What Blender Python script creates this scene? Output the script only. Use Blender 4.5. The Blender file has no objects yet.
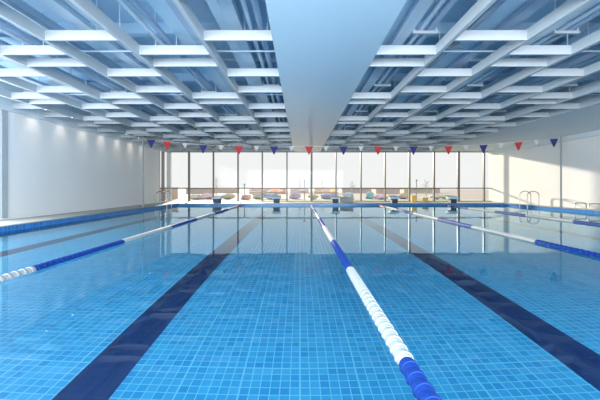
import bpy, math, random
from mathutils import Vector

# ------------------------------------------------------------------ setup
S = 1.1                       # metres per scene unit (the eye height above the water)
F = 330.0                     # focal length in pixels of the 600 px wide frame
sc = bpy.context.scene
col = sc.collection
R = random.Random(7)

cd = bpy.data.cameras.new('camera'); cam = bpy.data.objects.new('camera', cd); col.objects.link(cam)
cam.location = (0, 0, S); cam.rotation_euler = (math.pi/2, 0, 0)
cd.sensor_width = 36; cd.lens = F/600*36; cd.shift_y = -13/600; cd.clip_end = 600
sc.camera = cam

w = bpy.data.worlds.new('sky'); sc.world = w; w.use_nodes = True
bg = w.node_tree.nodes['Background']
bg.inputs[0].default_value = (1.0, 0.995, 0.985, 1); bg.inputs[1].default_value = 0.96

def area(name, loc, rot, sx, sy, power, color):
    l = bpy.data.lights.new(name, 'AREA'); l.shape = 'RECTANGLE'
    l.size = sx*S; l.size_y = sy*S; l.energy = power; l.color = color
    o = bpy.data.objects.new(name, l); col.objects.link(o)
    o.location = [c*S for c in loc]; o.rotation_euler = rot
    return o
# low sun from beyond the glass wall on the left, daylight through the left wall glazing, added fill light behind the camera
sl = bpy.data.lights.new('sun', 'SUN'); sl.energy = 10; sl.color = (1, .86, .68); sl.angle = math.radians(1.8); sl.cycles.use_multiple_importance_sampling = False
so = bpy.data.objects.new('sun', sl); col.objects.link(so)
so.rotation_euler = Vector((.26, -1, -.215)).to_track_quat('-Z', 'Y').to_euler()
area('fill_light_rear', (-.6, -3.9, 1.75), (math.pi/2, 0, 0), 13, 2.9, 2900, (.84, .93, 1))  # added fill light, stands behind the camera to brighten the hall
area('daylight_left', (-8.03, 3.5, 1.75), (math.pi/2, 0, -math.pi/2), 10.6, 2.7, 780, (.88, .95, 1))

sc.view_settings.view_transform = 'Standard'; sc.view_settings.look = 'None'
sc.view_settings.exposure = 0.0; sc.view_settings.gamma = 1; sc.view_settings.use_curve_mapping = False
cy = sc.cycles
cy.use_denoising = True; cy.max_bounces = 14; cy.diffuse_bounces = 7; cy.glossy_bounces = 6
cy.transmission_bounces = 8; cy.transparent_max_bounces = 16
cy.caustics_refractive = True; cy.caustics_reflective = False; cy.sample_clamp_indirect = 4; cy.blur_glossy = 0.5

# ------------------------------------------------------------------ materials
def mat(name, c, rough=.5, metal=0, spec=.4, noise=None, emit=None):
    m = bpy.data.materials.new(name); m.use_nodes = True
    nt = m.node_tree; b = nt.nodes['Principled BSDF']
    b.inputs['Base Color'].default_value = (*c, 1); b.inputs['Roughness'].default_value = rough
    b.inputs['Metallic'].default_value = metal; b.inputs['Specular IOR Level'].default_value = spec
    if noise:
        sca, amt = noise
        tc = nt.nodes.new('ShaderNodeTexCoord'); nz = nt.nodes.new('ShaderNodeTexNoise')
        nz.inputs['Scale'].default_value = sca; nz.inputs['Detail'].default_value = 3
        mx = nt.nodes.new('ShaderNodeMix'); mx.data_type = 'RGBA'
        mx.inputs[6].default_value = (*[v*(1-amt) for v in c], 1); mx.inputs[7].default_value = (*[min(1, v*(1+amt)) for v in c], 1)
        nt.links.new(tc.outputs['Object'], nz.inputs['Vector']); nt.links.new(nz.outputs['Fac'], mx.inputs[0])
        nt.links.new(mx.outputs[2], b.inputs['Base Color'])
    if emit:
        b.inputs['Emission Color'].default_value = (*emit[0], 1); b.inputs['Emission Strength'].default_value = emit[1]
    return m

def tile_mat(name, lo, hi, grout, size, axes, gw=.055, sheet=6, rough=.25):
    """square mosaic with a random tone per tile; axes = the two object axes it runs along"""
    m = bpy.data.materials.new(name); m.use_nodes = True
    nt = m.node_tree; N = nt.nodes.new; L = nt.links.new
    b = nt.nodes['Principled BSDF']; b.inputs['Roughness'].default_value = rough
    tc = N('ShaderNodeTexCoord'); sp = N('ShaderNodeSeparateXYZ'); L(tc.outputs['Object'], sp.inputs[0])
    def mth(op, a, v=None, v2=None):
        n = N('ShaderNodeMath'); n.operation = op
        for i, x in enumerate((a, v, v2)):
            if x is None: continue
            if isinstance(x, (int, float)): n.inputs[i].default_value = x
            else: L(x, n.inputs[i])
        return n.outputs[0]
    cells, lines = [], None
    for ax in axes:
        t = mth('DIVIDE', sp.outputs[ax], size)
        cells.append(mth('FLOOR', t))
        f = mth('FRACT', t)
        d = mth('MINIMUM', f, mth('SUBTRACT', 1.0, f))
        ln = mth('LESS_THAN', d, gw)
        t2 = mth('FRACT', mth('DIVIDE', t, float(sheet)))
        d2 = mth('MINIMUM', t2, mth('SUBTRACT', 1.0, t2))
        ln2 = mth('LESS_THAN', d2, gw*1.7/sheet)
        ln = mth('MAXIMUM', ln, ln2)
        lines = ln if lines is None else mth('MAXIMUM', lines, ln)
    cb = N('ShaderNodeCombineXYZ'); L(cells[0], cb.inputs[0]); L(cells[1], cb.inputs[1])
    wn = N('ShaderNodeTexWhiteNoise'); wn.noise_dimensions = '2D'; L(cb.outputs[0], wn.inputs['Vector'])
    mx = N('ShaderNodeMix'); mx.data_type = 'RGBA'
    mx.inputs[6].default_value = (*lo, 1); mx.inputs[7].default_value = (*hi, 1); L(wn.outputs['Value'], mx.inputs[0])
    m2 = N('ShaderNodeMix'); m2.data_type = 'RGBA'; m2.inputs[7].default_value = (*grout, 1)
    L(lines, m2.inputs[0]); L(mx.outputs[2], m2.inputs[6]); L(m2.outputs[2], b.inputs['Base Color'])
    return m

TS = .0688*S
M = {}
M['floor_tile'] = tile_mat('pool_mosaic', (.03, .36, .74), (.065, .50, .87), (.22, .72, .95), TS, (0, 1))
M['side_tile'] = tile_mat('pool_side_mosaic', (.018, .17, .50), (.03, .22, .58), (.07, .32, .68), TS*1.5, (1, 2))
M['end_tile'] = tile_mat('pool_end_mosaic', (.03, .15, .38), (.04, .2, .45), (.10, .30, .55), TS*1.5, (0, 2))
M['line_tile'] = tile_mat('navy_mosaic', (.012, .036, .145), (.015, .043, .165), (.018, .05, .18), TS, (0, 1))
M['deck'] = mat('deck_stone', (.44, .43, .40), .55, noise=(3, .12))
M['coping'] = mat('coping_stone', (.20, .22, .22), .5, noise=(4, .15))
M['wall'] = mat('wall_plaster', (.90, .90, .89), .8, spec=.2, noise=(1.2, .02))
M['wall_r'] = mat('wall_plaster_warm', (.80, .79, .77), .8, spec=.2, noise=(1.2, .02))
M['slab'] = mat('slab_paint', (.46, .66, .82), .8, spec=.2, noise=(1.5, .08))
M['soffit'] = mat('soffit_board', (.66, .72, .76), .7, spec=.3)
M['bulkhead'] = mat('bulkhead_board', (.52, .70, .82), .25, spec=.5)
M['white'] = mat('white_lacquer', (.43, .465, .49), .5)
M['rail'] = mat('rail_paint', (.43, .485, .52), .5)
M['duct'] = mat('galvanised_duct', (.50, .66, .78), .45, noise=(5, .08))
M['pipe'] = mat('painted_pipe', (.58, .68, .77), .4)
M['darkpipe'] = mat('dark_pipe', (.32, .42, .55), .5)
M['mullion'] = mat('bronze_aluminium', (.17, .16, .15), .4, noise=(8, .1))
M['post'] = mat('grey_post_paint', (.30, .32, .33), .4)
M['steel'] = mat('stainless_steel', (.34, .34, .35), .3, metal=1)
M['fw'] = mat('white_float_plastic', (.42, .43, .42), .6, spec=.15)
M['fb'] = mat('blue_float_plastic', (.009, .045, .25), .6, spec=.15)
M['fr'] = mat('red_float_plastic', (.6, .05, .08), .6, spec=.15)
M['cord'] = mat('cord_nylon', (.75, .76, .78), .7)
M['flag_b'] = mat('navy_pennant_cloth', (.035, .035, .17), .8)
M['flag_r'] = mat('red_pennant_cloth', (.52, .045, .045), .8)
M['flag_w'] = mat('white_pennant_cloth', (.55, .57, .58), .8)
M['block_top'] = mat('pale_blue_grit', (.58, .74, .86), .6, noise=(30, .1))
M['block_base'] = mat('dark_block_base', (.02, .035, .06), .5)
M['number'] = mat('block_label_white', (.8, .82, .84), .6)
M['yellow'] = mat('yellow_plastic', (.85, .55, .12), .5)
M['ochre'] = mat('ochre_plastic', (.62, .45, .14), .5)
M['brick'] = None
M['lamp'] = mat('lamp_lens', (1, .9, .75), .4, emit=((1, .82, .6), 6))
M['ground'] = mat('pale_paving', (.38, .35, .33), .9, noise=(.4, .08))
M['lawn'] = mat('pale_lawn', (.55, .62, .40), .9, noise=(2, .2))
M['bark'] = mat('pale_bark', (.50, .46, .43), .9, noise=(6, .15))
M['twigs'] = mat('hazy_twigs', (.62, .58, .54), .9)  # bark and twigs are coloured pale in place of real haze
M['lampgrey'] = mat('lamp_post_grey', (.33, .31, .30), .5)

def brick_mat():
    m = bpy.data.materials.new('facing_brick'); m.use_nodes = True; nt = m.node_tree
    b = nt.nodes['Principled BSDF']; b.inputs['Roughness'].default_value = .9
    t = nt.nodes.new('ShaderNodeTexBrick'); t.inputs['Color1'].default_value = (.52, .36, .28, 1)
    t.inputs['Color2'].default_value = (.60, .46, .36, 1); t.inputs['Mortar'].default_value = (.7, .65, .6, 1)
    t.inputs['Scale'].default_value = 3
    tc = nt.nodes.new('ShaderNodeTexCoord'); mp = nt.nodes.new('ShaderNodeMapping'); mp.inputs['Rotation'].default_value = (math.pi/2, 0, 0)
    nt.links.new(tc.outputs['Object'], mp.inputs[0]); nt.links.new(mp.outputs[0], t.inputs['Vector'])
    nt.links.new(t.outputs['Color'], b.inputs['Base Color']); return m
M['brick'] = brick_mat()

def water_mat():
    m = bpy.data.materials.new('pool_water'); m.use_nodes = True; nt = m.node_tree
    for n in list(nt.nodes): nt.nodes.remove(n)
    N = nt.nodes.new; L = nt.links.new
    o = N('ShaderNodeOutputMaterial'); g = N('ShaderNodeBsdfRefraction'); h = N('ShaderNodeBsdfGlossy'); fz = N('ShaderNodeFresnel'); x = N('ShaderNodeMixShader')
    g.inputs['IOR'].default_value = 1.33; g.inputs['Roughness'].default_value = 0; g.inputs['Color'].default_value = (.96, 1, 1, 1)
    h.inputs['Roughness'].default_value = 0; h.inputs['Color'].default_value = (.74, .91, 1, 1); fz.inputs['IOR'].default_value = 1.22
    tc = N('ShaderNodeTexCoord'); nz = N('ShaderNodeTexNoise'); nz.inputs['Scale'].default_value = 2.2; nz.inputs['Detail'].default_value = 2
    bp = N('ShaderNodeBump'); bp.inputs['Strength'].default_value = 1; bp.inputs['Distance'].default_value = .0016
    L(tc.outputs['Object'], nz.inputs['Vector']); L(nz.outputs['Fac'], bp.inputs['Height'])
    for n in (g, h, fz): L(bp.outputs[0], n.inputs['Normal'])
    L(fz.outputs[0], x.inputs[0]); L(g.outputs[0], x.inputs[1]); L(h.outputs[0], x.inputs[2]); L(x.outputs[0], o.inputs['Surface'])
    return m
M['water'] = water_mat()

def pane_mat():
    m = bpy.data.materials.new('window_glass'); m.use_nodes = True; nt = m.node_tree
    for n in list(nt.nodes): nt.nodes.remove(n)
    o = nt.nodes.new('ShaderNodeOutputMaterial'); t = nt.nodes.new('ShaderNodeBsdfTransparent'); g = nt.nodes.new('ShaderNodeBsdfGlossy')
    t.inputs[0].default_value = (.97, .98, .98, 1); g.inputs['Roughness'].default_value = .02
    x = nt.nodes.new('ShaderNodeMixShader'); x.inputs[0].default_value = .008
    nt.links.new(t.outputs[0], x.inputs[1]); nt.links.new(g.outputs[0], x.inputs[2]); nt.links.new(x.outputs[0], o.inputs['Surface'])
    return m
M['pane'] = pane_mat()

# ------------------------------------------------------------------ mesh helpers (coordinates in scene units)
ORG = {}
class MB:
    def __init__(s): s.v = []; s.f = []; s.mi = []; s.sm = []
    def add(s, vs, fs, mi=0, smooth=False):
        n = len(s.v); s.v += [tuple(v) for v in vs]
        for f in fs: s.f.append(tuple(i+n for i in f)); s.mi.append(mi); s.sm.append(smooth)
        return s
    def box(s, x0, x1, y0, y1, z0, z1, mi=0):
        vs = [(x0,y0,z0),(x1,y0,z0),(x1,y1,z0),(x0,y1,z0),(x0,y0,z1),(x1,y0,z1),(x1,y1,z1),(x0,y1,z1)]
        return s.add(vs, [(0,3,2,1),(4,5,6,7),(0,1,5,4),(1,2,6,5),(2,3,7,6),(3,0,4,7)], mi)
    def bevbox(s, x0, x1, y0, y1, z0, z1, b, mi=0):
        """box whose vertical edges and rims are chamfered"""
        def ring(i, z): return [(x0+i+b,y0+i,z),(x1-i-b,y0+i,z),(x1-i,y0+i+b,z),(x1-i,y1-i-b,z),(x1-i-b,y1-i,z),(x0+i+b,y1-i,z),(x0+i,y1-i-b,z),(x0+i,y0+i+b,z)]
        rs = [ring(b,z0), ring(0,z0+b), ring(0,z1-b), ring(b,z1)]
        fs = []
        for k in range(3):
            for i in range(8):
                j = (i+1) % 8; fs.append((k*8+i, k*8+j, k*8+8+j, k*8+8+i))
        fs.append(tuple(range(7,-1,-1))); fs.append(tuple(range(24,32)))
        return s.add(sum(rs, []), fs, mi)
    def tube(s, pts, r, n=10, mi=0):
        pts = [Vector(p) for p in pts]; rad = r if isinstance(r, (list, tuple)) else [r]*len(pts)
        vs = []; prev = None
        for i, p in enumerate(pts):
            d = (pts[min(i+1, len(pts)-1)] - pts[max(i-1, 0)]).normalized()
            if prev is None:
                a = Vector((0,0,1)) if abs(d.z) < .9 else Vector((1,0,0)); u = d.cross(a).normalized()
            else:
                u = (prev - d*prev.dot(d)).normalized()
            prev = u; q = d.cross(u)
            for k in range(n):
                t = 2*math.pi*k/n; vs.append(p + (u*math.cos(t) + q*math.sin(t))*rad[i])
        fs = []
        for i in range(len(pts)-1):
            for k in range(n):
                l = (k+1) % n; fs.append((i*n+k, i*n+l, (i+1)*n+l, (i+1)*n+k))
        s.add(vs, fs, mi, True)
        s.add(vs[:n], [tuple(range(n-1,-1,-1))], mi); s.add(vs[-n:], [tuple(range(n))], mi)
        return s
    def lathe_y(s, c, prof, n=14, mi=0):
        """profile [(y, r)] turned about the y axis through c"""
        vs = []; fs = []
        for (y, r) in prof:
            for k in range(n):
                t = 2*math.pi*k/n; vs.append((c[0]+r*math.cos(t), c[1]+y, c[2]+r*math.sin(t)))
        for i in range(len(prof)-1):
            for k in range(n):
                l = (k+1) % n; fs.append((i*n+k, (i+1)*n+k, (i+1)*n+l, i*n+l))
        s.add(vs, fs, mi, False); m = len(prof)-1
        s.add(vs[:n], [tuple(range(n))], mi); s.add(vs[m*n:], [tuple(range(n-1,-1,-1))], mi)
        return s
    def lathe_z(s, c, prof, n=14, mi=0):
        vs = []; fs = []
        for (z, r) in prof:
            for k in range(n):
                t = 2*math.pi*k/n; vs.append((c[0]+r*math.cos(t), c[1]+r*math.sin(t), c[2]+z))
        for i in range(len(prof)-1):
            for k in range(n):
                l = (k+1) % n; fs.append((i*n+k, i*n+l, (i+1)*n+l, (i+1)*n+k))
        s.add(vs, fs, mi, True); m = len(prof)-1
        s.add(vs[:n], [tuple(range(n-1,-1,-1))], mi); s.add(vs[m*n:], [tuple(range(n))], mi)
        return s
    def blob(s, c, r, seed=0, mi=0, amt=.25, nu=14, nv=9):
        q = random.Random(seed); ph = [q.uniform(0, 6.28) for _ in range(6)]; vs = []; fs = []
        for j in range(nv+1):
            th = math.pi*j/nv
            for i in range(nu):
                a = 2*math.pi*i/nu
                k = 1 + amt*(math.sin(3*a+ph[0]+2*th)*.5 + math.sin(5*a+ph[1]-3*th)*.35 + math.sin(4*th+ph[2])*.3)*math.sin(th)
                vs.append((c[0]+r[0]*k*math.sin(th)*math.cos(a), c[1]+r[1]*k*math.sin(th)*math.sin(a), c[2]+r[2]*k*math.cos(th)))
        for j in range(nv):
            for i in range(nu):
                l = (i+1) % nu; fs.append((j*nu+i, (j+1)*nu+i, (j+1)*nu+l, j*nu+l))
        return s.add(vs, fs, mi, True)
    def build(s, name, mats, parent=None, origin=None):
        if not isinstance(mats, (list, tuple)): mats = [mats]
        if parent is not None: o0 = ORG[parent.name]
        else: o0 = origin or (0, 0, 0)
        me = bpy.data.meshes.new(name)
        me.from_pydata([((x-o0[0])*S, (y-o0[1])*S, (z-o0[2])*S) for x, y, z in s.v], [], s.f)
        for m in mats: me.materials.append(m)
        me.polygons.foreach_set('material_index', s.mi); me.polygons.foreach_set('use_smooth', s.sm); me.update()
        o = bpy.data.objects.new(name, me); col.objects.link(o)
        if parent is not None: o.parent = parent
        else: o.location = [c*S for c in o0]
        ORG[o.name] = o0
        return o

def tag(o, label, cat, group=None, kind=None):
    o['label'] = label; o['category'] = cat
    if group: o['group'] = group
    if kind: o['kind'] = kind
    return o
def thing(name, loc, label, cat, group=None, kind=None):
    o = bpy.data.objects.new(name, None); col.objects.link(o); o.location = [c*S for c in loc]; o.empty_display_size = .2
    ORG[o.name] = tuple(loc)
    return tag(o, label, cat, group, kind)
def struct(mb, name, m, label, cat, parent=None):
    o = mb.build(name, m, parent)
    if parent is None: tag(o, label, cat, None, 'structure')
    return o
ORD = ['first', 'second', 'third', 'fourth', 'fifth', 'sixth', 'seventh', 'eighth', 'ninth', 'tenth', 'eleventh', 'twelfth', 'thirteenth',
       'fourteenth', 'fifteenth', 'sixteenth', 'seventeenth', 'eighteenth', 'nineteenth', 'twentieth']

# ------------------------------------------------------------------ dimensions
XL, XR = -6.70, 11.15          # pool sides
YN, YF = .7, 18.0              # pool ends
WL, WR = -8.10, 11.9           # walls
YW, YB = 20.6, -4.2            # glass wall, rear wall
DK, DEP = .10, .75             # deck level above water, depth
ZC = 3.2                       # underside of the ceiling grid
ZS = 4.05                      # slab
SX = 7.9                       # where the flat soffit starts

# ------------------------------------------------------------------ shell
struct(MB().box(WL-.2, XL, YB, YW, DK-.25, DK).box(XR, WR+.2, YB, YW, DK-.25, DK).box(XL, XR, YF, YW+.15, DK-.25, DK).box(XL, XR, YB, YN, DK-.25, DK),
       'floor', M['deck'], 'pale stone pool deck around the water', 'floor')
cw = .10
struct(MB().box(XL-cw, XL+.03, YN-cw, YF+cw, DK, DK+.018).box(XR-.03, XR+cw, YN-cw, YF+cw, DK, DK+.018)
       .box(XL+.03, XR-.03, YF-.03, YF+cw, DK, DK+.018).box(XL+.03, XR-.03, YN-cw, YN+.03, DK, DK+.018),
       'trim_1', M['coping'], 'dark stone coping along the pool edge', 'coping')
struct(MB().box(XL-.2, XR+.2, YN-.2, YF+.2, -DEP-.2, -DEP), 'pool_floor', M['floor_tile'], 'blue mosaic pool floor', 'pool floor')
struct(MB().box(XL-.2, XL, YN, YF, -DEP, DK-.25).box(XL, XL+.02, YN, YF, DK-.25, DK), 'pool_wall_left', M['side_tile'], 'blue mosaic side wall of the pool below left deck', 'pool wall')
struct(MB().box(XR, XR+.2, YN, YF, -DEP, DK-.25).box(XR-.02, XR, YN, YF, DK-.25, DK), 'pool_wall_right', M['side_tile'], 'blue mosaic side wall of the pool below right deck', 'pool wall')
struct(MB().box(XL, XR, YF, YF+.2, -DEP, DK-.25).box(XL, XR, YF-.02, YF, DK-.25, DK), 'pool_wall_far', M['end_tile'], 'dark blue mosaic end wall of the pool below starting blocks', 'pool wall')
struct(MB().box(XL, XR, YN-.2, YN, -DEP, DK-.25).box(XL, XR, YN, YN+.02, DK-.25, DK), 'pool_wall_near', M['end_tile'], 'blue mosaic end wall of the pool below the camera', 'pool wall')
struct(MB().add([(XL, YN, 0), (XR, YN, 0), (XR, YF, 0), (XL, YF, 0)], [(0, 1, 2, 3)]), 'water', M['water'], 'clear calm blue pool water', 'water')
for x, lab in ((-5.0, 'navy mosaic lane line nearest the left pool wall'), (-1.40, 'navy mosaic lane line left of the centre lane rope'),
               (2.11, 'navy mosaic lane line right of the centre lane rope'), (6.35, 'navy mosaic lane line between the two right lane ropes'),
               (9.4, 'navy mosaic lane line nearest the right pool wall')):
    tag(MB().box(x-.17, x+.17, YN+.6, 16.6, -DEP, -DEP+.004).build('lane_line', M['line_tile'], None, (x, YN+.6, -DEP)), lab, 'lane line', 'lane lines on the pool floor', 'structure')

# walls: left with two glazed openings, right plain, rear with an added opening around the fill light, header over the far glass
LW0, LW1 = -1.9, 9.13          # near left window
LV0, LV1 = 19.0, 20.5         # far left window
b = MB(); t = .2
b.box(WL-t, WL, YB, LW0, 0, ZS).box(WL-t, WL, LW0, LW1, 3.12, ZS).box(WL-t, WL, LW0, LW1, 0, DK+.05)
b.box(WL-t, WL, LW1, LV0, 0, ZS).box(WL-t, WL, LV0, LV1, 3.3, ZS).box(WL-t, WL, LV0, LV1, 0, DK+.05).box(WL-t, WL, LV1, YW+.2, 0, ZS)
struct(b, 'wall_left', M['wall'], 'white plaster wall along the left deck', 'wall')
struct(MB().box(WR, WR+t, YB, YW+.2, 0, ZS), 'wall_right', M['wall_r'], 'white plaster wall on the right with sunlit lower part', 'wall')
b = MB().box(WL, WR, YB-t, YB, 0, .3).box(WL, WR, YB-t, YB, 3.1, ZS).box(WL, -6.6, YB-t, YB, .3, 3.1).box(10.4, WR, YB-t, YB, .3, 3.1)
struct(b, 'wall_rear', M['wall'], 'white plaster wall behind the camera', 'wall')
struct(MB().box(WL, WR, YW, YW+t, 3.24, ZS), 'wall_far', M['wall'], 'white header above the far glass wall', 'wall')
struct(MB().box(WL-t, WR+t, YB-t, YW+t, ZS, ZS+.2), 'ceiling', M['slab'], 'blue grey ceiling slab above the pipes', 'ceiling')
struct(MB().box(SX, WR, YB, YW, 3.24, 3.3).box(SX, SX+.06, YB, YW, 3.3, ZS), 'ceiling_soffit', M['soffit'], 'flat pale soffit beside the right wall', 'ceiling')
struct(MB().box(WR-.16, WR, YB, YW, 3.05, 3.24), 'trim_2', M['soffit'], 'pale cornice box along top of right wall', 'cornice')
struct(MB().box(WL, WL+.05, YB, YW, 3.1, 3.3), 'trim_3', M['soffit'], 'pale cornice strip along top of left wall', 'cornice')
# central bulkhead: shallow convex underside
bx0, bx1 = -.41, 1.26
b = MB(); n = 12; ring0 = []; ring1 = []
for i in range(n+1):
    x = bx0 + (bx1-bx0)*i/n; z = ZC - .02*math.sin(math.pi*i/n)
    ring0.append((x, YB, z)); ring1.append((x, YW, z))
b.add(ring0+ring1, [(i, n+1+i, n+2+i, i+1) for i in range(n)], 0, True)
b.add([(bx0, YB, ZC), (bx0, YW, ZC), (bx0, YW, ZS), (bx0, YB, ZS)], [(0, 3, 2, 1)]); b.add([(bx1, YB, ZC), (bx1, YW, ZC), (bx1, YW, ZS), (bx1, YB, ZS)], [(0, 1, 2, 3)])
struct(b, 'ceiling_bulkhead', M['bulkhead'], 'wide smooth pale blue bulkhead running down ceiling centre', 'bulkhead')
# slab beams
for k in range(8):
    y = 3.4 + 2.72*k - 2.72
    tag(MB().box(WL, bx0, y, y+.16, ZS-.2, ZS).box(bx1, SX, y, y+.16, ZS-.2, ZS).build('beam', M['slab'], None, (0, y, ZS)),
        'blue grey beam across the ceiling slab, %s from the camera' % ORD[k], 'beam', 'slab beams', 'structure')

# ------------------------------------------------------------------ windows
def px(x, y=YW): return (x-300)*y/F
mull = [(189, .10), (213.4, .075), (238, .075), (262.3, .075), (287, .075), (311.5, .125), (336, .075), (361, .075), (385, .075), (409.5, .09), (434, .09), (458.5, .13), (484, .09)]
wn = thing('window_1', (2, YW, DK), 'full height glass wall beyond the far deck', 'window', None, 'structure')
xs = [WL] + [px(m[0]) for m in mull] + [WR]
for m, wd in mull:
    x = px(m); MB().box(x-wd/2, x+wd/2, YW-.06, YW+.10, DK, 3.24).build('mullion', M['mullion'], wn)
MB().box(WL, WR, YW-.05, YW+.08, .895, .955).build('transom', M['mullion'], wn)
MB().box(WL, WR, YW-.05, YW+.09, DK, DK+.05).build('bottom_rail', M['post'], wn)
MB().box(WL, WR, YW-.05, YW+.09, 3.16, 3.24).build('top_rail', M['post'], wn)
for a, c in zip(xs[:-1], xs[1:]):
    MB().box(a, c, YW+.015, YW+.03, DK+.05, 3.16).build('pane', M['pane'], wn)
wn = thing('window_2', (WL, 19.7, DK), 'glazed bay in the left wall at far corner', 'window', None, 'structure')
for y, wd in ((LV0+.04, .08), (19.65, .10), (LV1-.04, .08)):
    MB().box(WL-.14, WL+.02, y-wd/2, y+wd/2, DK+.05, 3.3).build('mullion', M['mullion' if y == 19.65 else 'rail'], wn)
MB().box(WL-.12, WL+.01, LV0, LV1, .895, .955).build('transom', M['mullion'], wn)
MB().box(WL-.1, WL-.085, LV0, LV1, DK+.05, 3.3).build('pane', M['pane'], wn)
wn = thing('window_3', (WL, 3, DK), 'tall glazed opening in the left wall beside the camera', 'window', None, 'structure')
for y in (LW0+.05, 1.5, 4.8, LW1-.09):
    MB().box(WL-.14, WL+.02, y-.09, y+.09, DK+.05, 3.12).build('mullion', M['rail'], wn)
MB().box(WL-.19, WL-.175, LW0, LW1, DK+.05, 3.12).build('pane', M['pane'], wn)
wn = thing('added_window', (2, YB, .3), 'added glazing around the fill light behind the camera', 'window', None, 'structure')  # unseen window, added to give the rear fill light a frame
for x in (-6.55, -2.3, 1.9, 6.1, 10.35):
    MB().box(x-.05, x+.05, YB-.16, YB+.02, .3, 3.1).build('mullion', M['mullion'], wn)
MB().box(-6.6, 10.4, YB-.19, YB-.175, .3, 3.1).build('pane', M['pane'], wn)

# ------------------------------------------------------------------ ceiling grid: rails and cross boards
rails_left = [-1.47, -2.70, -3.85, -5.0, -6.15, -7.2]; rails_right = [2.29, 3.43, 4.53, 5.65, 6.8]
Y0, Y1 = -2.0, YW
for side, rails in (('left', rails_left), ('right', rails_right)):
    for i, x in enumerate(rails):
        tag(MB().box(x-.03, x+.03, Y0, Y1, ZC, ZC+.17).build('ceiling_rail', M['rail'], None, (x, Y0, ZC)),
            'long white ceiling rail, %s one out from the %s side of central bulkhead' % (ORD[i], side), 'ceiling rail', 'long ceiling rails')
tag(MB().box(SX-.06, SX, Y0, Y1, ZC, ZC+.3).build('ceiling_rail', M['rail'], None, (SX, Y0, ZC)), 'long white ceiling rail against the flat soffit on the right', 'ceiling rail', 'long ceiling rails')
colsL = [(-.41, -1.47+.03)] + [(a-.03, c+.03) for a, c in zip(rails_left[:-1], rails_left[1:])] + [(-7.23, WL+.05)]
colsR = [(1.26, 2.29-.03)] + [(a+.03, c-.03) for a, c in zip(rails_right[:-1], rails_right[1:])] + [(6.83, SX-.06)]
for side, cols, par in (('left', colsL, 0), ('right', colsR, 1)):
    for ci, (a, c) in enumerate(cols):
        off = .80 if (ci + par) % 2 == 0 else .27
        ys = sorted(y for k in range(-1, 7) for y in (5.74+2.72*k-off, 5.74+2.72*k+off) if y < YW-.2)
        for k, y in enumerate(ys):
            tag(MB().box(min(a, c), max(a, c), y, y+.035, ZC, ZC+.15).build('ceiling_baffle', M['white'], None, ((a+c)/2, y, ZC)),
                'white ceiling cross board, %s from the camera in %s bay %s of the central bulkhead' % (ORD[k], ORD[ci], side),
                'ceiling baffle', 'white cross boards in the ceiling grid')

# services above the grid: ducts, pipes, trapeze hangers, cross conduits
for side, x0, x1 in (('left', WL+.05, bx0), ('right', bx1, SX)):
    for k in range(6):
        y = 4.60 + 2.72*k
        tag(MB().box(x0, x1, y, y+.06, 3.79, 3.85).build('strut_channel', M['pipe'], None, (x0, y, 3.79)), 'pale strut channel across the ceiling %s of the bulkhead, %s from the camera' % (side, ORD[k]), 'strut', 'strut channels above the ceiling grid')
for side, cols in (('left', colsL), ('right', colsR)):
    for ci, (a, c) in enumerate(cols):
        lo, hi = min(a, c), max(a, c); wd = hi-lo
        if ci == 6: continue                       # the bay over the left wall holds the downlights
        where = 'in %s bay %s of the central bulkhead' % (ORD[ci], side)
        dx = lo + wd*(.30 if (ci % 2 == 0) else .62)
        if ci % 3 != 2:
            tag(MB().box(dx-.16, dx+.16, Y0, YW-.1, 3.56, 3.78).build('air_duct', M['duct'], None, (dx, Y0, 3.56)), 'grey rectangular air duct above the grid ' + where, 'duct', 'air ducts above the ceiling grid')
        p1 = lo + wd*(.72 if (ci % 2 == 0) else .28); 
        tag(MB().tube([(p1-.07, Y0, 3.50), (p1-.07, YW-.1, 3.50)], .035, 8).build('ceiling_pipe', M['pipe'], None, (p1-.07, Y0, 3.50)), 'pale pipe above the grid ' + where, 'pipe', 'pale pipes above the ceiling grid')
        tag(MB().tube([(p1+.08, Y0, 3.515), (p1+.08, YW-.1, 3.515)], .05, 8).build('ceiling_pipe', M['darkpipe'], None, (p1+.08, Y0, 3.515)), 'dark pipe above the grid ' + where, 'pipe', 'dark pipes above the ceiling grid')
        tx = lo + wd*(.42 if ci % 2 == 0 else .84)
        tag(MB().box(tx-.10, tx+.10, Y0, YW-.1, 3.47, 3.485).box(tx-.10, tx-.09, Y0, YW-.1, 3.485, 3.54).box(tx+.09, tx+.10, Y0, YW-.1, 3.485, 3.54).build('cable_tray', M['darkpipe' if ci % 2 else 'pipe'], None, (tx, Y0, 3.47)),
            'flat cable tray above the grid ' + where, 'cable tray', 'cable trays above the ceiling grid')
        for k in range(6):
            y = 2.5 + 2.72*k + (.55 if ci % 2 else 0)
            h = thing('pipe_hanger', (p1, y, 3.46), 'white trapeze hanger, %s from the camera, %s bay %s of bulkhead' % (ORD[k], ORD[ci], side), 'pipe hanger', 'trapeze hangers above the ceiling grid')
            MB().box(p1-.2, p1+.2, y-.025, y+.025, 3.425, 3.465).build('crossbar', M['white'], h)
            for sx in (-.18, .18):
                MB().tube([(p1+sx, y, 3.465), (p1+sx, y, ZS)], .01, 6).build('hanger_rod', M['pipe'], h)
for k in range(6):
    y = 3.1 + 2.72*k
    for side, x0, x1 in (('left', WL+.05, bx0), ('right', bx1, SX)):
        tag(MB().tube([(x0, y, 3.395), (x1, y, 3.395)], .016, 8).build('conduit', M['pipe'], None, (x0, y, 3.395)),
            'thin white conduit crossing the ceiling %s of the bulkhead, %s from the camera' % (side, ORD[k]), 'conduit', 'thin conduits crossing the ceiling')

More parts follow.
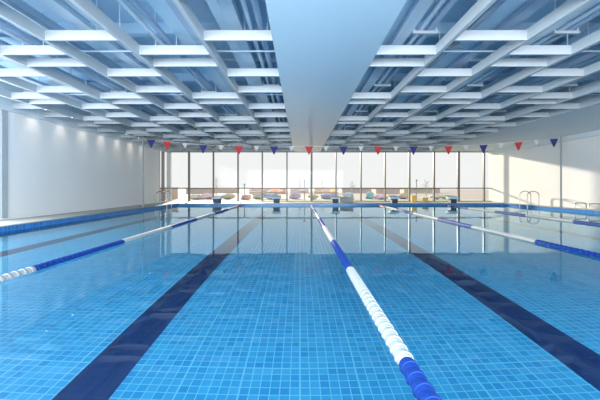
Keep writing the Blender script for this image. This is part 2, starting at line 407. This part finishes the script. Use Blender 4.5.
# wall washers at the head of the left wall
for k in range(7):
    y = 9.98 + 1.15*k; xd = WL+.42
    o = thing('downlight', (xd, y, ZS), 'small warm downlight washing the top of left wall, %s from the camera' % ORD[k], 'downlight', 'downlights along the left wall')
    MB().tube([(xd, y, ZC+.24), (xd, y, ZS)], .010, 6).build('stem', M['white'], o)
    h = MB().lathe_z((xd, y, ZC+.14), [(0, .040), (.01, .044), (.08, .044), (.11, .02)], 12).build('housing', M['white'], o)
    MB().lathe_z((xd, y, ZC+.134), [(0, .03), (.006, .03)], 12).build('lens', M['lamp'], h)
    l = bpy.data.lights.new('downlight_beam', 'SPOT'); l.energy = 13; l.color = (1, .86, .70); l.spot_size = math.radians(72); l.spot_blend = 1; l.shadow_soft_size = .03
    lo = bpy.data.objects.new('downlight_beam', l); col.objects.link(lo); lo.parent = o; lo.location = (0, 0, (ZC+.125-ZS)*S)
    lo.rotation_euler = Vector((-.72, 0, -1)).to_track_quat('-Z', 'Y').to_euler()

# ------------------------------------------------------------------ lane ropes
FS = .1; FP = [(-.048, .032), (-.046, .047), (-.014, .049), (-.012, .054), (.012, .054), (.014, .049), (.046, .047), (.048, .032)]
def fmesh(name, m):
    o = MB().lathe_y((0, 0, 0), FP, 24).build(name, m); me = o.data; bpy.data.objects.remove(o); return me
FM = {'w': fmesh('float_white', M['fw']), 'b': fmesh('float_blue', M['fb']), 'r': fmesh('float_red', M['fr'])}
FL = {'w': 'white float', 'b': 'blue float', 'r': 'red float'}
segA = [(1.84, 'b'), (3.94, 'w'), (5.94, 'b'), (8.14, 'w'), (10.14, 'b'), (12.3, 'w'), (14.5, 'b'), (16.6, 'w'), (99, 'r')]
segB = [(3.3, 'b'), (5.4, 'w'), (7.4, 'w'), (9.4, 'b'), (11.4, 'w'), (13.2, 'b'), (15.3, 'w'), (99, 'b')]
segC = segA[:-2] + [(99, 'w')]
ropes = [(-3.20, 3.35, segA, 'blue and white floating lane rope left of the two central lane lines'),
         (.60, 1.45, segC, 'blue and white floating lane rope at the centre of the pool, running to the camera'),
         (4.27, 4.6, segA, 'blue and white floating lane rope just right of the two central lane lines'),
         (7.85, 8.5, segB, 'blue and white floating lane rope nearest the right wall ladder')]
ZR = .004
for X, ys, seg, lab in ropes:
    r = thing('lane_rope', (X, YF, ZR), lab, 'lane rope', 'lane ropes across the pool')
    MB().tube([(X, YN+.02, DK-.06), (X, YN+.3, ZR), (X, YF-.3, ZR), (X, YF-.02, DK-.06)], .014, 8).build('cable', M['cord'], r)
    rest = MB(); n = 0
    y = .3 + YN + .1
    while y < YF-.3:
        c = next(k for e, k in seg if y < e)
        if y >= ys and n < 100:
            o = bpy.data.objects.new('float', FM[c]); col.objects.link(o); o.parent = r; o['label'] = FL[c]
            o.location = (0, (y-YF)*S, 0); n += 1
        else:
            rest.lathe_y((X, y, ZR), FP, 10, 'wbr'.index(c))
        y += FS
    o = rest.build('float', [M['fw'], M['fb'], M['fr']], r); o['kind'] = 'stuff'

# ------------------------------------------------------------------ starting blocks
for i, x in enumerate((217.5, 276.5, 335.5, 394.5, 453)):
    Yb = 18.3; X = (x-300)*Yb/F
    o = thing('starting_block', (X, Yb, DK), 'low starting block with dark base and pale blue top, %s counted from the left wall' % ORD[i], 'starting block', 'starting blocks at the far pool end')
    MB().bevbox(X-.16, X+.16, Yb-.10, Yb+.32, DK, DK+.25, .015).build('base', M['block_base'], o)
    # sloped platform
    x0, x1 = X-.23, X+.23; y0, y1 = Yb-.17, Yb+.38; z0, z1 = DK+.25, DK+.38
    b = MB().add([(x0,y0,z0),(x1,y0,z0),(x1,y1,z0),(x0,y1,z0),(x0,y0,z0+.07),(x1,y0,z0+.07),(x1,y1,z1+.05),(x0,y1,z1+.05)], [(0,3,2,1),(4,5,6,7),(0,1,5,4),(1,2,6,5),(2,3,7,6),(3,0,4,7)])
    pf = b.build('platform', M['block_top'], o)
    MB().tube([(X-.13, y0+.03, z0-.03), (X-.13, y0-.04, z0-.05), (X+.13, y0-.04, z0-.05), (X+.13, y0+.03, z0-.03)], .012, 8).build('start_grip', M['steel'], pf)

# ------------------------------------------------------------------ backstroke flags
YP = 14.5; K = YP/F
def fp(x, y): return ((x-300)*K, YP, 1 + (187-y)*K)
def lineY(x):
    pts = [(143, 138.5), (151, 139.5), (167, 141.5), (203, 145), (239, 146), (309, 146.3), (413, 146.3), (448, 146), (483, 145), (518, 142.2), (555, 138.6), (561, 138)]
    for (a, p), (c, q) in zip(pts[:-1], pts[1:]):
        if a <= x <= c: return p + (q-p)*(x-a)/(c-a)
pl, pr = fp(143, 137.5), fp(561, 137)
for p, lab in ((pl, 'slim grey flag post on the left deck'), (pr, 'slim grey flag post on the right deck')):
    o = thing('flag_post', (p[0], YP, DK), lab, 'flag post', 'backstroke flag posts')
    MB().tube([(p[0], YP, DK), (p[0], YP, p[2])], .036, 12).build('pole', M['post'], o)
    MB().lathe_z((p[0], YP, DK), [(0, .10), (.02, .10), (.03, .05), (.06, .045)], 16).build('base_plate', M['post'], o)
    MB().lathe_z((p[0], YP, p[2]), [(0, .045), (.02, .045), (.035, .02)], 12).build('finial', M['post'], o)
tag(MB().tube([fp(x, lineY(x)) for x in range(143, 562, 11)], .008, 6).build('flag_line', M['cord'], None, fp(143, lineY(143))), 'thin cord carrying the pennants across the pool', 'cord')
fl = [(151, 'b'), (167, 'r'), (203, 'b'), (239, 'r'), (274, 'b'), (309, 'r'), (343.5, 'b'), (378, 'r'), (413.5, 'b'), (448.5, 'r'), (483.5, 'b'), (518.5, 'r'), (554, 'b')]
wf = [(185, 'w'), (221, 'w'), (256.5, 'w'), (291.5, 'w'), (326, 'w'), (361, 'w'), (396, 'w'), (431, 'w'), (466, 'w'), (501, 'w'), (536.5, 'w')]
cnt = {'b': 0, 'r': 0, 'w': 0}
for x, c in fl + wf:
    hw_, hh = (4.2, 8.3) if c != 'w' else (2.8, 4.8)
    pts = []
    for (u, v) in ((-hw_, 0), (hw_, 0), (hw_*.1, hh), (-hw_*.1, hh)):
        xx = x+u; pts.append(fp(min(561, max(143, xx)), lineY(min(561, max(143, xx)))+v))
    pts = [(a, b2, c2) for a, b2, c2 in pts]
    fr = [(a, b2-.006, c2) for a, b2, c2 in pts]; bk = [(a, b2+.006, c2) for a, b2, c2 in pts]
    b = MB().add(fr+bk, [(0,3,2,1),(4,5,6,7),(0,1,5,4),(1,2,6,5),(2,3,7,6),(3,0,4,7)])
    nm = {'b': 'navy', 'r': 'red', 'w': 'small white'}[c]
    tag(b.build('pennant', M['flag_'+c], None, pts[0]), '%s triangular pennant on the cord, %s of its colour from the left' % (nm, ORD[cnt[c]]), 'pennant', 'pennants over the pool'); cnt[c] += 1

# ------------------------------------------------------------------ ladders
def hoop(X0, X1, Y, ztop, zin, zout=DK):
    """water side X0 down to zin, over the edge to X1 on the deck"""
    pts = [(X0, Y, zin), (X0, Y, ztop-.2)]
    cx, rx = (X0+X1)/2, (X1-X0)/2
    for k in range(1, 12):
        a = math.pi*(1-k/12); pts.append((cx+rx*math.cos(a), Y, ztop-.2+.2*math.sin(a)))
    pts += [(X1, Y, ztop-.2), (X1, Y, zout)]
    return pts
def ladder(edge, sgn, ya, yb, lab):
    X0, X1 = edge - sgn*.08, edge + sgn*.48
    o = thing('pool_ladder', (X1, (ya+yb)/2, DK), lab, 'pool ladder', 'steel pool ladders')
    for y in (ya, yb):
        hr = MB().tube(hoop(X0, X1, y, .79, -.62), .02, 10).build('handrail', M['steel'], o)
        MB().lathe_z((X1, y, DK), [(0, .05), (.012, .05), (.02, .025)], 14).build('foot_flange', M['steel'], hr)
    for z in (-.15, -.35, -.55):
        MB().box(X0-.045, X0+.045, ya, yb, z-.012, z+.012).build('rung', M['steel'], o)
ladder(XR, 1, 16.06, 16.63, 'steel pool ladder on the right edge before the sunlit wall')
ladder(XL, -1, 16.4, 17.0, 'steel pool ladder on the left edge near far corner')
for (ya, lab) in ((13.6, 'low steel grab rail on the right deck, the one further from the camera'), (12.95, 'low steel grab rail on the right deck, the one closer to the camera')):
    pts = [(10.45, ya, DK), (10.45, ya, .28), (10.48, ya, .33), (10.53, ya, .34), (10.85, ya, .34), (10.9, ya, .33), (10.92, ya, .28), (10.92, ya, DK)]
    pts = [(a+.88, b2, c2) for a, b2, c2 in pts]
    tag(MB().tube(pts, .018, 10).build('grab_rail', M['steel'], None, (11.33, ya, DK)), lab, 'grab rail', 'low grab rails')

# ------------------------------------------------------------------ things on the far deck
o = thing('storage_bench', (2.72, 19.5, DK), 'white storage bench on far deck before the glass wall', 'bench')
MB().bevbox(2.33, 3.11, 19.3, 19.7, DK, DK+.26, .015).build('body', M['fw'], o)
MB().bevbox(2.30, 3.14, 19.27, 19.73, DK+.26, DK+.32, .015).build('lid', M['fw'], o)
o = thing('crate', (6.92, 20.1, DK), 'tall yellow plastic crate on far deck before the glass wall', 'crate')
MB().bevbox(6.78, 7.06, 19.97, 20.23, DK, DK+.34, .02).build('body', M['yellow'], o)
MB().bevbox(6.76, 7.08, 19.95, 20.25, DK+.34, DK+.38, .012).build('rim', M['yellow'], o)
o = thing('tub', (7.63, 20.1, DK), 'round ochre tub standing on far deck', 'tub')
MB().lathe_z((7.63, 20.1, DK), [(0, .13), (.02, .14), (.22, .18), (.24, .19), (.26, .18)], 20).build('body', M['ochre'], o)
MB().lathe_z((7.63, 20.1, DK), [(.235, .195), (.262, .195), (.263, .17)], 20).build('rim', M['yellow'], o)

# ------------------------------------------------------------------ outside
struct(MB().box(-70, 70, YW+.2, 130, -.2, .06).box(-70, WL-.25, YB, YW+.2, -.2, .06), 'ground', M['ground'], 'pale paving outside the glass wall', 'ground')
tag(MB().box(-11, 13, YW+.5, 23.2, .06, .09).build('lawn', M['lawn'], None, (0, YW+.5, .06)), 'strip of pale lawn just outside the glass wall', 'lawn', None, 'structure')
o = thing('garden_wall', (-10.4, 26, .06), 'low brick garden wall outside the left corner', 'garden wall')
MB().box(-11.3, -9.65, 25.8, 26.1, .06, .9).build('brickwork', M['brick'], o)
MB().box(-11.35, -9.6, 25.75, 26.15, .9, .97).build('coping', M['ground'], o)
def ext(x, Y): return (x-300)*Y/F
def shade(c): return mat('shrub_leaf', c, .9, noise=(6, .25))
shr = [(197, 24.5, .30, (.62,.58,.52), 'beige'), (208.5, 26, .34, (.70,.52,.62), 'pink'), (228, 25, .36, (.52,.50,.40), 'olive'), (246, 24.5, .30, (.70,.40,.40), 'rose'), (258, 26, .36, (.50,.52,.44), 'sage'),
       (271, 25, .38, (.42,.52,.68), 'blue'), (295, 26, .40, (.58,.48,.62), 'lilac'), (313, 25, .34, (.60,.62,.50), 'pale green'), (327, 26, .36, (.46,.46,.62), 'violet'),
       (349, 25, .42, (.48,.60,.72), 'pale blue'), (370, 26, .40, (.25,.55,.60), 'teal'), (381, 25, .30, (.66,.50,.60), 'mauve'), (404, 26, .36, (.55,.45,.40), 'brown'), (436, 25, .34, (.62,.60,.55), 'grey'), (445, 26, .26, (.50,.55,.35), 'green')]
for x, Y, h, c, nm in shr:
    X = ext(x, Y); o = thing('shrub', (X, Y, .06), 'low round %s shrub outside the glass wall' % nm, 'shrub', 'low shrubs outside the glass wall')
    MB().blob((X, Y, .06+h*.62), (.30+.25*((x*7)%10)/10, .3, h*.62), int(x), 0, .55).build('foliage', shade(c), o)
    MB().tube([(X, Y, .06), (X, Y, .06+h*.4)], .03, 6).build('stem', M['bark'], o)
# two canvas parasols
for x, Y, c, lab in ((276, 28, (.80, .33, .18), 'orange parasol outside the glass wall above the blue shrub'), (334, 28, (.85, .55, .2), 'yellow parasol outside the glass wall, above third starting block from the left')):
    X = ext(x, Y); o = thing('parasol', (X, Y, .06), lab, 'parasol', 'parasols outside')
    MB().tube([(X, Y, .06), (X, Y, .98)], .025, 8).build('pole', M['lampgrey'], o)
    MB().lathe_z((X, Y, .6), [(0, .72 if x < 300 else .42), (.03, .70 if x < 300 else .40), (.36, .03)], 10).build('canopy', mat('parasol_canvas', c, .8), o)
    MB().lathe_z((X, Y, .06), [(0, .16), (.05, .16), (.06, .05)], 12).build('base', M['lampgrey'], o)
for x, Y, h, lab in ((304.5, 24, 1.35, 'dark slim lamp post outside beside the wide centre mullion'), (416.5, 24, 1.35, 'dark slim lamp post outside behind the yellow crate'), (244.5, 25, 1.05, 'dark slim lamp post outside above the rose shrub')):
    X = ext(x, Y); o = thing('lamp_post', (X, Y, .06), lab, 'lamp post', 'lamp posts outside')
    MB().tube([(X, Y, .06), (X, Y, .06+h)], .035, 8).build('pole', M['lampgrey'], o)
    MB().lathe_z((X, Y, .06+h), [(0, .03), (.03, .07), (.1, .08), (.14, .02)], 10).build('lamp_head', M['lampgrey'], o)
def tree(x, Y, h, seed, lab):
    X = ext(x, Y); q = random.Random(seed); o = thing('bare_tree', (X, Y, .06), lab, 'tree', 'bare trees outside')
    MB().tube([(X, Y, .06), (X+.03, Y, .1+h*.35), (X-.02, Y, .1+h*.7), (X, Y, .06+h)], [.06, .05, .03, .01], 7).build('trunk', M['bark'], o)
    for k in range(14):
        z = .1 + h*(.3+.62*k/14); a = q.uniform(0, 6.28); L = h*.34*(1-.55*k/14)*q.uniform(.7, 1.1)
        e = (X+L*math.cos(a), Y+L*math.sin(a), z+L*.8); mid = ((X+e[0])/2, (Y+e[1])/2, z+L*.3)
        b = MB().tube([(X, Y, z), mid, e], [.02, .014, .004], 5)
        for j in range(4):
            tt = q.uniform(.3, 1); s0 = [X+(e[0]-X)*tt, Y+(e[1]-Y)*tt, z+(e[2]-z)*tt-.02]
            b.tube([s0, (s0[0]+q.uniform(-.2,.2)*h*.4, s0[1]+q.uniform(-.1,.1), s0[2]+q.uniform(.1,.3)*h*.4)], [.009, .003], 4)
        b.build('branch', M['twigs'], o)
for a in ((216, 34, 1.9, 1, 'pale bare tree outside beyond first starting block from the left'), (253, 38, 1.6, 2, 'pale bare tree outside beyond the rose shrub'), (300, 38, 2.2, 3, 'pale bare tree outside just left of the centre mullion'),
          (322, 40, 2.0, 4, 'pale bare tree outside right of the centre mullion'), (352, 36, 1.5, 5, 'pale bare tree outside beyond the white bench'), (426, 36, 1.7, 6, 'pale bare tree outside beyond the ochre tub')):
    tree(*a)
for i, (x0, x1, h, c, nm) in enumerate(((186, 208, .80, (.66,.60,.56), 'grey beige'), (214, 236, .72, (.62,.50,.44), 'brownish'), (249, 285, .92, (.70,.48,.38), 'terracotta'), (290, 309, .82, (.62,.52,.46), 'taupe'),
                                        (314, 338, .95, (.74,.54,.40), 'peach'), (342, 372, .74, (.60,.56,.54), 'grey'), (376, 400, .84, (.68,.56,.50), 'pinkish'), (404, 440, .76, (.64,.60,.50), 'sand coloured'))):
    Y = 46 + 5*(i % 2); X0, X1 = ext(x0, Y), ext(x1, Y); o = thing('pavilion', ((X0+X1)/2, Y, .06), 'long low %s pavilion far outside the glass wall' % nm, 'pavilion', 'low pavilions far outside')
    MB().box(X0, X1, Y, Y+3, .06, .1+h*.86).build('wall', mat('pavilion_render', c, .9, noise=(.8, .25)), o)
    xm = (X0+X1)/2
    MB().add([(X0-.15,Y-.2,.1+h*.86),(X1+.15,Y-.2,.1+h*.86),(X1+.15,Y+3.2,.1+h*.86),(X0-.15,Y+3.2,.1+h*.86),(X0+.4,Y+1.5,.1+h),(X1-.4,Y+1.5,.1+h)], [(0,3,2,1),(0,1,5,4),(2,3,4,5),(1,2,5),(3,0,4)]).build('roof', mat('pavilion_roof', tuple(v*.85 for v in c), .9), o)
